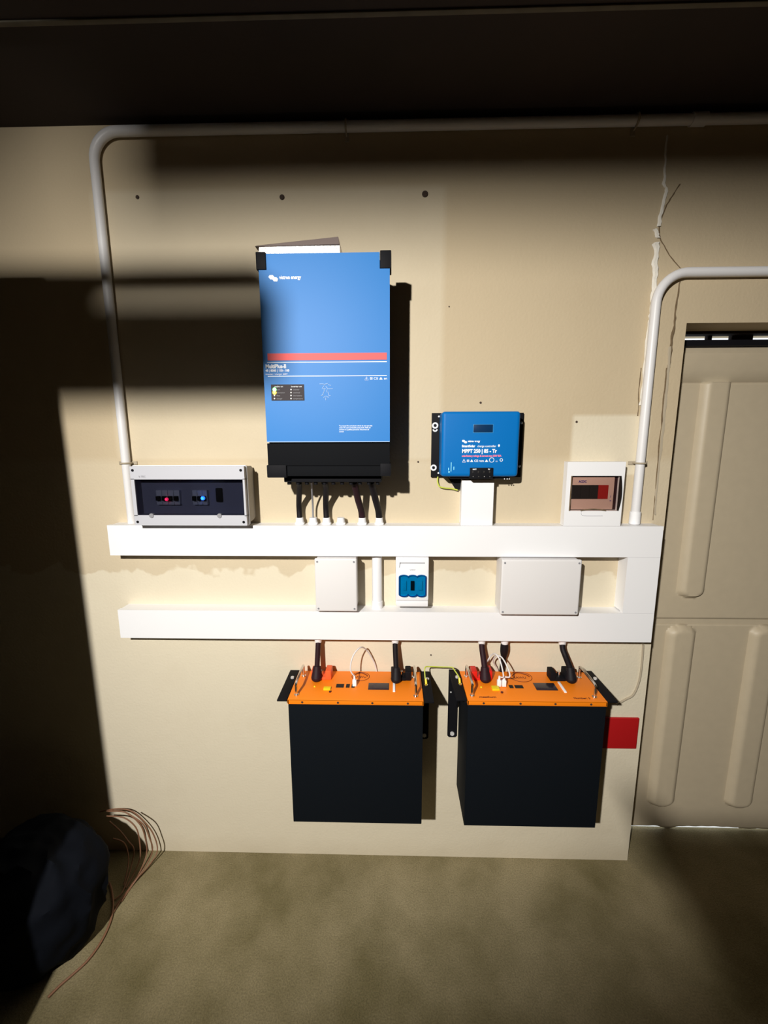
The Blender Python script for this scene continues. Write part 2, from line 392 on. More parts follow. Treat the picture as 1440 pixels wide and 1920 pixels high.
# ------------------------------------------------------------------ trunking
TD = .0572
def trunk(x0, x1, z0, z1, label, vert=False, d=TD):
    t = thing('cable_trunking', ((x0+x1)/2, 0, z0), label, 'trunking')
    build(MB().box(x0+.002, x1-.002, -d+.004, 0, z0+.0015, z1-.0015), 'trunking_base', M['white'], t)
    build(MB().prism([(-d, z0), (-d, z1), (-d+.016, z1), (-d+.016, z0)], 'x', x0, x1) if not vert else MB().prism([(x0, -d), (x1, -d), (x1, -d+.016), (x0, -d+.016)], 'z', z0, z1), 'trunking_cover', M['white'], t)
    return t
trunk(-.9255, .842, 1.195, 1.295, 'long white trunking, upper one, below the inverter')
x2l = at(221, 1150, -TD).x; z2t = at(700, 1147, -TD).z; z2b = at(700, 1200, -TD).z
print('trunk2', x2l, z2t, z2b)
trunk(x2l, .842, z2b, z2t, 'long white trunking, lower one, above the two batteries')
xv0 = at(1172, 1100, -TD).x
trunk(xv0, .842, z2t+.0005, 1.1945, 'short upright white trunking joining the two long ones at the right', True)
m0 = at(865, 940, -.045); m1 = at(925, 940, -.045); mt = at(890, 897, -.045)
trunk(m0.x, m1.x, 1.2955, mt.z-.004, 'short upright white trunking under the small blue controller', True, .045)

# ------------------------------------------------------------------ junction boxes
def jbox(x0, x1, z0, z1, d, label, name='junction_box'):
    t = thing(name, ((x0+x1)/2, 0, z0), label, 'box')
    build(MB().box(x0+.003, x1-.003, -d+.012, 0, z0+.003, z1-.003, .004), 'box_body', M['offwhite'], t)
    build(MB().box(x0, x1, -d, -d+.013, z0, z1, .005, 3), 'lid', M['offwhite'], t)
    for sx in (x0+.009, x1-.009):
        for sz in (z0+.010, z1-.010):
            build(MB().cyl((sx, -d-.0012, sz), (sx, -d+.002, sz), .0032, n=12), 'screw', M['label_g'], t)
    return t
a = at(589, 1042, -.08); c = at(670, 1147, -.08); print('jb', a, c)
jbox(a.x, c.x, max(c.z, .998), min(a.z, 1.193), .08, 'small pale grey junction box with blank lid between the trunkings')
a = at(942, 1045, -.085); c = at(1084, 1154, -.085); print('jb2', a, c)
jbox(a.x, c.x, max(c.z, .998), min(a.z, 1.193), .085, 'wide pale grey junction box with blank lid, right of the blue breaker')

# ------------------------------------------------------------------ blue-window breaker between the trunkings
d = .062; a = at(742, 1041, -d); c = at(803, 1139, -d)
x0, x1 = a.x, c.x; z0, z1 = max(c.z, .998), min(a.z, 1.193); w = x1-x0; h = z1-z0
t = thing('breaker_enclosure', ((x0+x1)/2, 0, z0), 'narrow white breaker enclosure with a translucent blue window', 'breaker box')
build(MB().box(x0, x1, -d+.02, 0, z0, z1, .003), 'enclosure_body', M['white'], t)
b = MB(); b.box(x0, x1, -d, -d+.02, z0+h*.135, z1, .004); build(b, 'front_cover', M['white'], t)
build(MB().box(x0+.002, x1-.001, -d+.002, -d+.02, z0+.002, z0+h*.125, .002), 'bottom_flap', M['white'], t)
build(MB().box(x0+w*.12, x0+w*.88, -d-.0006, -d+.002, z1-h*.115, z1-h*.10), 'slot', M['label_g'], t)
build(MB().hexa([(x0+w*.1,-d-.0006,z1-h*.2),(x0+w*.115,-d-.0006,z1-h*.2),(x0+w*.115,-d,z1-h*.2),(x0+w*.1,-d,z1-h*.2),(x0+w*.125,-d-.0006,z1-h*.1),(x0+w*.15,-d-.0006,z1-h*.1),(x0+w*.15,-d,z1-h*.1),(x0+w*.125,-d,z1-h*.1)]), 'hinge_mark', M['label_g'], t)
def scallop(cx, zlo, zhi, w, n=8):
    """outline with three bumps on the top and bottom"""
    P = []; r = w/6
    for k in range(3):
        c_ = cx-w/2+r*(2*k+1)
        for i in range(n+1):
            a_ = math.pi-math.pi*i/n; P.append((c_+r*math.cos(a_), zhi-r*.45+r*.45*math.sin(a_)))
    for k in range(2, -1, -1):
        c_ = cx-w/2+r*(2*k+1)
        for i in range(n+1):
            a_ = -math.pi*i/n; P.append((c_+r*math.cos(a_), zlo+r*.45+r*.45*math.sin(a_)))
    Q = [P[0]]
    for p in P[1:]:
        if (Vector(p)-Vector(Q[-1])).length > 1e-5: Q.append(p)
    if (Vector(Q[0])-Vector(Q[-1])).length < 1e-5: Q.pop()
    return Q
cx = (x0+x1)/2+.001; zl, zh = z0+h*.235, z0+h*.66
build(MB().box(x0+w*.14, x1-w*.12, -d-.001, -d+.001, zl+.004, zh-.004), 'breaker_face', M['grey_plastic'], t)
for k in (-1, 0, 1):
    build(MB().box(cx+k*w*.24-.006, cx+k*w*.24+.006, -d-.006, -d-.001, zl+.02, zh-.02, .001), 'breaker_toggle', M['black'] if k == 0 else M['grey_plastic'], t)
build(MB().prism(scallop(cx, zl, zh, w*.80), 'y', -d-.011, -d-.0085), 'window', M['bluewin'], t)
bw = MB(); P = scallop(cx, zl, zh, w*.80); bw.tube([(u, -d-.006, v) for u, v in P]+[(P[0][0], -d-.006, P[0][1])], .0022, 6, smooth=False); build(bw, 'window_rim', mat('blue_rim', (.0, .10, .30), .3), t)
text('CHINT', (cx-.009, -d-.0006, z0+h*.745), .006, M['label_g'], t)

# ------------------------------------------------------------------ left distribution box with smoked window
d = .0957; x0, x1, z1, z0 = -.8079, -.8079+.3522, 1.4862, 1.4862-.1834
t = thing('distribution_box', ((x0+x1)/2, 0, z0), 'wide grey breaker box with smoked window on the upper trunking, left of inverter', 'breaker box')
b = MB(); b.prism([(-d+.035, z0+.003), (-.02, z0+.006), (0, z0+.012), (0, z1-.012), (-.02, z1-.003), (-d+.035, z1-.003)], 'x', x0+.006, x1-.004); build(b, 'box_body', M['grey_body'], t)
WX0, WX1, WZ0, WZ1 = x0+.011, x1-.006, z0+.032, z1-.040
b = MB()
for bx in ((x0, x1, z1-.040, z1), (x0, x1, z0, z0+.032), (x0, WX0, z0+.03, z1-.038), (WX1, x1, z0+.03, z1-.038)):
    b.box(bx[0], bx[1], -d, -d+.032, bx[2], bx[3])
build(b, 'lid_frame', M['grey_plastic'], t)
b = MB()
for (p_, q_) in (((x0, z0), (x1, z0)), ((x1, z0), (x1, z1)), ((x1, z1), (x0, z1)), ((x0, z1), (x0, z0))):
    b.tube([(p_[0], -d+.018, p_[1]), (q_[0], -d+.018, q_[1])], .0025, 6)
build(b, 'lid_gasket', M['label_w'], t)
build(MB().box(WX0, WX1, -d+.034, -d+.036, WZ0, WZ1), 'inner_plate', M['inner_grey'], t)
build(MB().box(WX0-.001, WX1+.001, -d+.003, -d+.0055, WZ0-.001, WZ1+.001), 'window', M['smoke'], t)
def bank(xa, xb, n, name):
    zc = (WZ0+WZ1)/2-.004; ww = (xb-xa)/n
    for k in range(n):
        br = build(MB().box(xa+k*ww+.0005, xa+(k+1)*ww-.0005, -d+.022, -d+.034, zc-.022, zc+.024, .001), 'breaker', M['label_w'], t)
        build(MB().box(xa+k*ww+.003, xa+(k+1)*ww-.003, -d+.012, -d+.022, zc-.008, zc+.006, .001), 'toggle', M['black'], br)
bxa = at(292, 930, -d+.02).x; bank(bxa, at(336, 930, -d+.02).x, 4, 'a'); bank(at(360, 930, -d+.02).x, at(388, 930, -d+.02).x, 3, 'b')
p = at(411, 928, -d+.03); build(MB().box(p.x-.010, p.x+.010, -d+.026, -d+.034, p.z-.022, p.z+.022, .003), 'blank_slot', M['black'], t)
p = at(313, 936, -d+.012); build(MB().sph((p.x, -d+.010, p.z), .0055), 'indicator_light', M['led_r'], t, label='glowing red indicator')
p = at(381, 934, -d+.012); build(MB().sph((p.x, -d+.010, p.z), .0065), 'indicator_light', M['led_b'], t, label='glowing blue indicator')
for fx in (.155, .76):
    cxx = x0+(x1-x0)*fx; build(MB().cyl((cxx, -d-.002, WZ0-.001), (cxx, -d+.004, WZ0-.001), .007, n=16), 'window_latch', M['label_g'], t)
for sx in (x0+.009, x1-.010):
    for sz in (z0+.011, z1-.012): build(MB().cyl((sx, -d-.001, sz), (sx, -d+.002, sz), .0042, n=12), 'screw', M['black'], t)
text('V-TEC', (x0+.026, -d-.0006, z1-.034), .008, M['label_g'], t)

# ------------------------------------------------------------------ small white breaker box at the right
d = .060; a = at(1061, 866, -d); c = at(1170, 982, -d); x0, x1, z1 = a.x+.006, at(1174, 866, -d).x, a.z; z0 = 1.2962
print('db2', x0, x1, z0, z1, c)
t = thing('distribution_box', ((x0+x1)/2, 0, z0), 'small white breaker box with amber window on the upper trunking, beside the right conduit', 'breaker box')
w = x1-x0; h = z1-z0
wx0, wx1, wz0, wz1 = x0+w*.075, x1-w*.055, z0+h*.245, z1-h*.215
b = MB(); b.box(x0+.022, x1-.004, -.035, 0, z0+.002, z1-.004, .003); build(b, 'box_body', M['white'], t)
b = MB(); 
for bx in ((x0, x1, wz1, z1), (x0, x1, z0, wz0), (x0, wx0, wz0, wz1), (wx1, x1, wz0, wz1)): b.box(bx[0], bx[1], -d, -.033, bx[2], bx[3])
build(b, 'front_cover', M['white'], t)
build(MB().box(wx0, wx1, -.040, -.034, wz0, wz1), 'recess', M['maroon'], t)
build(MB().box(wx0+.006, wx1-.014, -.050, -.040, wz0+.002, wz1-.005, .002), 'inner_plate', M['inner_beige'], t)
ix0, ix1 = wx0+.009, wx1-.032; iz0, iz1 = wz0+(wz1-wz0)*.33, wz0+(wz1-wz0)*.73; n = 4
for k in range(n):
    xa = ix0+(ix1-ix0)*(0, .24, .48, .72)[k]; xb = ix0+(ix1-ix0)*(.24, .48, .72, 1)[k]
    br = build(MB().box(xa+.0003, xb-.0003, -.0515, -.0495, iz0, iz1), 'breaker', M['dark_hole'] if k < 3 else mat('dull_red', (.30, .012, .010), .5), t)
    if k < 3: br.data.materials[0] = M['dark_hole']
text('ACDC', (wx0+.028, -.0512, wz1-.021), .0095, M['label_bl'], t, bold=.0004, sx=.9)
text('1', (wx1-.026, -.0512, wz0+.04), .010, M['label_bl'], t); text('w', (wx1-.026, -.0512, wz0+.028), .008, M['label_bl'], t)
# curved window: bulges a little towards the viewer
b = MB(); n = 14; prof = []
for i in range(n+1):
    s_ = i/n; zz = wz0+(wz1-wz0)*s_; prof.append((-d-.002-.010*math.sin(math.pi*s_), zz))
inner = [(y_+.002, z_) for y_, z_ in prof[::-1]]
b.prism(prof+inner, 'x', wx0+.001, wx1-.001); build(b, 'window', M['amber'], t)
b = MB(); b.prism(prof+[(-d+.004, wz1), (-d+.004, wz0)], 'x', wx1-.0035, wx1-.0008); build(b, 'window_side', M['dark_hole'], t)
build(MB().box(wx0, wx0+.0025, -d-.003, -d+.003, wz0, wz1), 'window_rim', M['crackm'], t)
b = MB(); b.tube([(wx0+w*.2, -d-.0035, wz0+.001), (wx0+w*.42, -d-.005, wz0+.006), (wx0+w*.64, -d-.0035, wz0+.001)], .0016, 6); build(b, 'finger_grip', M['crackm'], t)
b = MB(); b.tube([(wx0+w*.22, -d-.0004, wz0-.002), (wx0+w*.23, -d-.0004, wz0-.013), (wx0+w*.3, -d-.0004, wz0-.016), (wx0+w*.6, -d-.0004, wz0-.016)], .0007, 4); build(b, 'grip_groove', M['grey_plastic'], t)

# ------------------------------------------------------------------ big blue inverter
mx, mz, mw, mh, md_ = -.3588, 2.0447, .3476, .582, .1801
X0, X1, ZT, ZB = mx, mx+mw, mz, mz-mh; YF = -md_
t = inv = thing('inverter', ((X0+X1)/2, 0, ZB), 'large blue and black wall inverter with a red stripe', 'inverter')
zs = at(610, 829, YF).z
b = MB(); b.prism([(X0+.006, ZB+.002), (X1-.004, ZB+.002), (X1-.004, ZT-.045), (X1-.035, ZT-.006), (X0+.03, ZT-.006), (X0+.006, ZT-.04)], 'y', YF+.012, -.012); build(b, 'housing', M['multi_black'], t)
ch, cw = .0415, .024
b = MB(); b.prism([(X0+.003, zs), (X1-.001, zs), (X1-.001, ZT-ch), (X1-.027, ZT-ch), (X1-.027, ZT-.002), (X0+cw, ZT-.002), (X0+cw, ZT-ch), (X0+.003, ZT-ch)], 'y', YF, YF+.014); build(b, 'front_cover', M['blue'], t, smooth=False)
for (xa, xb) in ((X0-.003, X0+cw-.001), (X1-.026, X1+.003)): build(MB().box(xa, xb, YF-.002, YF+.05, ZT-ch+.001, ZT+.002, .002), 'corner_guard', M['black'], t)
b = MB(); b.box(X0+.003, X1-.001, YF-.001, YF+.014, ZB+.030, zs-.003, .0015); b.box(X0+.002, X1, YF+.004, YF+.016, ZB, ZB+.034, .001); build(b, 'lower_cover', M['multi_black'], t)
for (xa, xb, zz) in ((X0-.001, X0+.055, ZB-.004), (X1-.028, X1+.002, ZB)): build(MB().box(xa, xb, YF-.003, YF+.05, zz, zz+.036, .003), 'corner_guard', M['black'], t)
xa, xb = at(537, 895, -.12).x, at(716, 895, -.12).x
b = MB(); b.box(xa, xb, YF+.03, -.03, ZB-.020, ZB+.004, .003); build(b, 'terminal_block', M['black'], t)
for k in range(11):
    xx = xa+.012+k*(xb-xa-.024)/10; build(MB().cyl((xx, YF+.045, ZB-.028), (xx, YF+.045, ZB-.018), .006, n=10), 'terminal', M['black'], t)
def onf(px, py): p = at(px, py, YF); return p.x, p.z
# print on the front
sx0, sz1 = onf(496, 663); _, sz0 = onf(496, 676)
build(MB().box(X0+.016, X1-.009, YF-.0008, YF, sz0, sz1), 'red_stripe', M['label_r'], t)
_, l1 = onf(600, 679); _, l2 = onf(600, 705)
build(MB().box(X0+.014, X1-.009, YF-.0008, YF, l1-.001, l1+.0008), 'white_line', M['label_w'], t)
build(MB().box(X0+.014, X1-.009, YF-.0008, YF, l2-.0008, l2+.0008), 'white_line', M['label_w'], t)
build(MB().box(X0+.0035, X1-.0015, YF-.0010, YF, zs, zs+.002), 'cover_edge', mat('pale_edge', (.3, .42, .6), .5), t)
def ftext(s, px, py, size, **k):
    x_, z_ = onf(px, py); return text(s, (x_, YF-.0006, z_), size, k.pop('m', M['label_w']), inv, **k)
ftext('MultiPlus-II', 498, 690.5, .0145, bold=.0005, sx=.87); ftext('48 | 8000 | 110 - 100', 498, 697, .0085, sx=.9, bold=.0002); ftext('inverter / charger 230V', 498, 703, .0058, sx=1.1)
def logo(px, py, sc, parent, Y, fn, wm):
    x_, z_ = fn(px, py); b = MB()
    for (u0, v0) in ((0, 0), (1.0, -.55)):
        cxl = x_+u0*sc*.9; czl = z_+v0*sc*.9
        b.prism([(cxl-sc*.75, czl+sc*.05), (cxl-sc*.45, czl+sc*.5), (cxl+sc*.35, czl+sc*.5), (cxl+sc*.75, czl+sc*.05), (cxl+sc*.55, czl-sc*.5), (cxl-sc*.3, czl-sc*.5)], 'y', Y-.0008-.0002*u0, Y)
    build(b, 'logo_mark', M['label_w'], parent)
    text('victron energy', (x_+sc*2.0, Y-.0006, z_-sc*.45), sc*1.15, wm, parent, bold=.0004, sx=.8)
logo(509, 520, .0105, inv, YF, onf, M['label_w'])
x_, z_ = onf(715, 691); 
ftext('⚠ ⊠ CE ▲ en', 683, 712, .009, sx=1.1)
# status panel
p0 = onf(508, 721); p1 = onf(571, 751)
build(MB().box(p0[0], p1[0], YF-.0015, YF, p1[1], p0[1], .0006), 'status_panel', mat('status_panel_grey', (.06, .052, .056), .75, spec=.15), t)
for i, (cx_, nn) in enumerate(((515, 5), (546, 5))):
    for k in range(nn):
        x_, z_ = onf(cx_, 725+5.6*k)
        if k == 0: text('mains on' if i == 0 else 'inverter on', (x_, YF-.0021, z_-.002), .0065, M['label_w'], t); continue
        mm = M['led_g'] if (i == 0 and k == 1) else (M['led_y'] if (i == 0 and k == 2) else M['led_w'])
        r_ = .0055 if mm in (M['led_g'], M['led_y']) else .0021
        build(MB().sph((x_, YF-.0018, z_), r_, (1, .35, 1), 10), 'indicator_light', mm, t)
        text(('bulk', 'absorption', 'float', 'charger')[k-1] if i == 0 else ('inverter', 'overload', 'low battery', 'temperature')[k-1], (x_+.006, YF-.0019, z_-.002), .0052, M['label_g'], t)
# little diagram: a head-like cluster of strokes
b = MB(); rnd = random.Random(3)
for (u, v, l_, a_) in ((603,720,8,0),(611,720,8,.2),(618,722,6,-.3),(606,726,7,.9),(613,727,7,-.9),(620,729,9,0),(608,732,5,1.5),(613,733,5,1.5),(606,738,7,1.3),(616,738,7,-1.3),(609,744,6,.6),(614,744,6,-.6),(611,748,5,1.5),(604,741,4,.2),(618,742,4,.2),(608,729,6,0)):
    x_, z_ = onf(u, v); L_ = l_*.0007
    b.tube([(x_-L_*math.cos(a_), YF-.0005, z_-L_*math.sin(a_)), (x_+L_*math.cos(a_), YF-.0005, z_+L_*math.sin(a_))], .0007, 4)
build(b, 'wiring_diagram', mat('printed_pale', (.5, .65, .85), .5), t)
for k, s_ in enumerate(('To prevent fire and electric shock do not open this', 'cover. No user serviceable parts inside. Refer all', 'servicing to qualified personnel. Disconnect all', 'sources')):
    ftext(s_, 636, 799.5+3.6*k, .0046, sx=.96 if k < 3 else .9, bold=.0001)

# metal tray on top
ya, yb = -.15, -.05
p = at(483, 462, ya); q = at(637, 460, ya); zt_ = ZT+.004
t = thing('metal_tray', ((p.x+q.x)/2, (ya+yb)/2, zt_), 'shiny folded metal tray lying on top of the blue inverter', 'tray')
h1 = at(560, 462, ya).z-zt_; 
b = MB(); b.hexa([(p.x, ya, zt_), (q.x, ya, zt_), (q.x, yb, zt_), (p.x, yb, zt_), (p.x+.004, ya, zt_+h1), (q.x, ya, zt_+h1+.002), (q.x, yb, zt_+h1), (p.x+.004, yb, zt_+h1)])
build(b, 'tray_body', M['steel'], t, smooth=False)
zz = zt_+h1; zh_ = at(560, 446, ya).z
b = MB(); b.hexa([(p.x-.006, ya-.004, zz), (q.x-.001, ya-.006, zz+.002), (q.x-.001, yb, zz+.001), (p.x-.006, yb, zz), (p.x-.008, ya+.02, zz+.012), (q.x-.004, ya+.004, zz+.024), (q.x-.004, yb, zz+.018), (p.x-.008, yb, zz+.010)])
build(b, 'folded_lid', mat('dull_steel', (.34, .27, .25), .4, .5), t, smooth=False)

# ------------------------------------------------------------------ charge controller
px0, pz1, pw, ph = .1182, 1.6463, .2855, .1988
t = ctl = thing('charge_controller', (px0+pw/2, 0, pz1-ph), 'small blue solar charge controller on a black plate', 'controller')
build(MB().box(px0, px0+pw, -.012, -.002, pz1-ph-.002, pz1, .001), 'back_plate', M['black'], t)
YC = -.085
cpf = lambda a_, b_: (at(a_, b_, YC).x, at(a_, b_, YC).z)
cx0 = cpf(829, 780)[0]; cx1 = cpf(977, 780)[0]; cz1 = cpf(900, 771)[1]; cz0 = cpf(900, 894)[1]
print('ctl', cx0, cx1, cz0, cz1)
b = MB(); b.box(cx0, cx1, YC, -.011, cz0, cz1, .012, 4); build(b, 'housing', M['blue2'], t)
for (a_, b_, big) in ((816, 798, 1), (813, 877, 1), (978, 793, 0), (974, 874, 0)):
    p = at(a_, b_, -.012); b = MB(); 
    if big: b.ring((p.x, -.0135, p.z), .0075, .0028, 'y', 16, 6); pass
    else: b.sph((p.x, -.013, p.z), .004, (1, .6, 1), 8)
    build(b, 'washer', M['label_w'], t)
for (a_, b_) in ((823, 781), (822, 887)):
    p = at(a_, b_, -.012); build(MB().sph((p.x, -.013, p.z), .003, (1, .6, 1), 8), 'screw', M['label_w'], t)
p = at(816, 805, -.012); build(MB().ring((p.x, -.0135, p.z), .006, .0024, 'y', 12, 6, (math.pi, 2*math.pi)), 'washer', M['label_w'], t)
a = cpf(888, 796); c = cpf(924, 811)
build(MB().box(a[0], c[0], YC-.0006, YC+.004, c[1], a[1], .0003), 'display_window', M['lcd2'], t)
build(MB().box(a[0]-.001, c[0]+.001, YC-.0003, YC+.003, c[1]-.001, a[1]+.001), 'window_rim', mat('blue_light_rim', (.05, .30, .65), .4), t)
a = cpf(881, 877); c = cpf(924, 896)
build(MB().box(a[0], c[0], YC-.004, YC+.02, cz0-.006, a[1], .002), 'terminal_strip', M['black'], t)
for k in range(4):
    x_ = a[0]+.010+k*(c[0]-a[0]-.020)/3
    build(MB().cyl((x_-.002, YC-.0052, a[1]-.012), (x_, YC-.003, a[1]-.012), .0035, .0022, n=6), 'terminal_screw', M['steel'], t)
    build(MB().sph((x_, YC-.0045, cz0+.001), .0018, n=8), 'terminal_screw', M['steel'], t)
text('BATT', (a[0]+.008, YC-.0046, a[1]-.006), .0045, M['label_w'], t, bold=.0003); text('PV', (c[0]-.016, YC-.0046, a[1]-.006), .0045, M['label_w'], t, bold=.0003)
def ct(s, px, py, size, **k):
    x_, z_ = cpf(px, py); return text(s, (x_, YC-.0005, z_), size, k.pop('m', M['label_w']), ctl, **k)
logo(869, 827, .0066, ctl, YC, cpf, M['label_w'])
ct('SmartSolar', 866, 838.5, .0098, bold=.0005, sx=.9); ct('charge controller', 895, 838.5, .0092, sx=.86, bold=.0001)
x_, z_ = cpf(935.5, 835.5); build(MB().sph((x_, YC-.0006, z_), .0032, (1, .2, 1.2), 10), 'wireless_mark', M['label_w'], t)
ct('MPPT 250 | 85 - Tr', 866, 849, .0152, bold=.0007, sx=.865)
ct('solar/battery voltage & current max 250V 85A', 866, 856.5, .0078, m=M['label_p'], bold=.0004, sx=.80)
x_, z_ = cpf(865, 857); x2_, z2_ = cpf(945, 850.5)
ct('⚠ ⊞ ▲ CE rcm ▲', 866, 866, .0095, bold=.0002, sx=1.0)
x_, z_ = cpf(922, 862.5); build(MB().ring((x_, YC, z_), .0068, .001, 'y', 20, 5), 'approval_mark', M['label_w'], t); ct('c', 914, 866, .006); ct('US', 929, 866, .005)
x_, z_ = cpf(940, 862.5); build(MB().ring((x_, YC, z_), .004, .001, 'y', 12, 5), 'approval_mark', M['label_w'], t)
b = MB()
for (px_, pya, pyb) in ((846, 867, 884), (841, 877, 882), (851, 875, 881)):
    a_, c_ = cpf(px_, pya), cpf(px_, pyb); b.box(a_[0]-.001, a_[0]+.001, YC-.0006, YC, c_[1], a_[1])
a_ = cpf(842, 885); b.sph((a_[0], YC-.0005, a_[1]), .0026, (1, .2, 1), 8); build(b, 'printed_icon', mat('printed_cyan', (.3, .8, .95), .5), t)
# fixing foot under the housing
f0 = at(846, 897, -.01); f1 = at(866, 897, -.01); f2 = at(857, 919, -.01)
b = MB(); b.prism([(f0.x-.012, f0.z+.006), (f1.x, f0.z+.006), (f1.x-.006, f2.z+.004), (f2.x, f2.z), (f2.x-.006, f2.z+.004)], 'y', -.014, -.004); build(b, 'fixing_foot', M['black'], t)
build(MB().box(cx0+.03, cx1-.02, YC+.02, -.012, cz0-.008, cz0+.006, .002), 'cable_entry', M['black'], t)
for a_ in (946, 951, 955): 
    p = at(a_, 898, -.07); build(MB().sph((p.x, p.y, cz0-.008), .002, n=8), 'terminal_screw', M['label_w'], t)
# earth wire of the controller
P = [at(821, 893, -.01), at(820.5, 903, -.012), at(824, 912, -.014), at(834, 915, -.014), at(846, 916, -.014), at(858, 919, -.016)]
b = MB().tube(P, .0022, 8); tag(build(b, 'earth_wire', M['yg'], base=P[0]), 'short yellow-green wire looped below the small blue controller', 'wire')

# ------------------------------------------------------------------ glands and inverter cables
def gland(x, y, z, label, up=1):
    t = thing('cable_gland', (x, y, z), label, 'cable gland', 'white glands on the upper trunking' if up > 0 else 'white glands under the lower trunking')
    s = up
    build(MB().cyl((x, y, z), (x, y, z+s*.006), .0165, n=6), 'lock_nut', M['white'], t)
    build(MB().cyl((x, y, z+s*.006), (x, y, z+s*.022), .0135, .0115, n=14), 'dome_nut', M['white'], t)
    return t
YG = -.030
gl = [(562, 'leftmost white gland under the inverter, with a thick black cable'), (587, 'white gland under the inverter holding the thin grey cable'),
      (612, 'white gland under the inverter with the straight black cable right of the thin grey one'), (639, 'empty white gland on the trunking under the inverter'),
      (679, 'white gland under the inverter holding the left slanting cable'), (711, 'rightmost white gland under the inverter, with a slanting cable')]
GX = []
for px_, lab in gl:
    x_ = at(px_, 972, YG).x; GX.append(x_); gland(x_, YG, 1.295, lab)
def cable(name, pts, r, m, label, cat='cable', group=None, rf=None, n=12):
    o = build(MB().tube(pts, r, n, rf=rf), name, m, base=pts[0]); return tag(o, label, cat, group)
zt0 = ZB-.024
def up(px_, Y): return at(px_, 900, Y).x
cable('power_cable', [(GX[0], YG, 1.312), (GX[0], YG-.004, 1.36), (up(560, -.09), -.085, 1.42), (up(560, -.11), -.11, zt0)], .0088, M['black_soft'], 'thick black cable under the inverter, leftmost of the four')
cable('data_cable', [(GX[1], YG, 1.312), (GX[1]+.001, YG-.004, 1.36), (up(583, -.09), -.08, 1.42), (up(583, -.11), -.105, zt0)], .0030, M['label_g'], 'thin grey cable hanging between two black cables under the inverter')
cable('power_cable', [(GX[2], YG, 1.312), (GX[2], YG-.004, 1.36), (up(610, -.09), -.085, 1.42), (up(608, -.11), -.11, zt0)], .0092, M['black_soft'], 'thick straight black cable under the inverter, right of the thin grey one')
cable('power_cable', [(GX[4], YG, 1.312), (GX[4]-.002, YG-.006, 1.34), (up(671, -.07), -.07, 1.38), (up(664, -.11), -.11, zt0)], .0105, M['maroon'], 'dark slanting cable under the inverter, left of the two slanting ones')
cable('power_cable', [(GX[5], YG, 1.312), (GX[5]-.002, YG-.006, 1.34), (up(704, -.07), -.07, 1.38), (up(696, -.11), -.11, zt0)], .0105, M['black_soft'], 'black slanting cable under the inverter, rightmost')

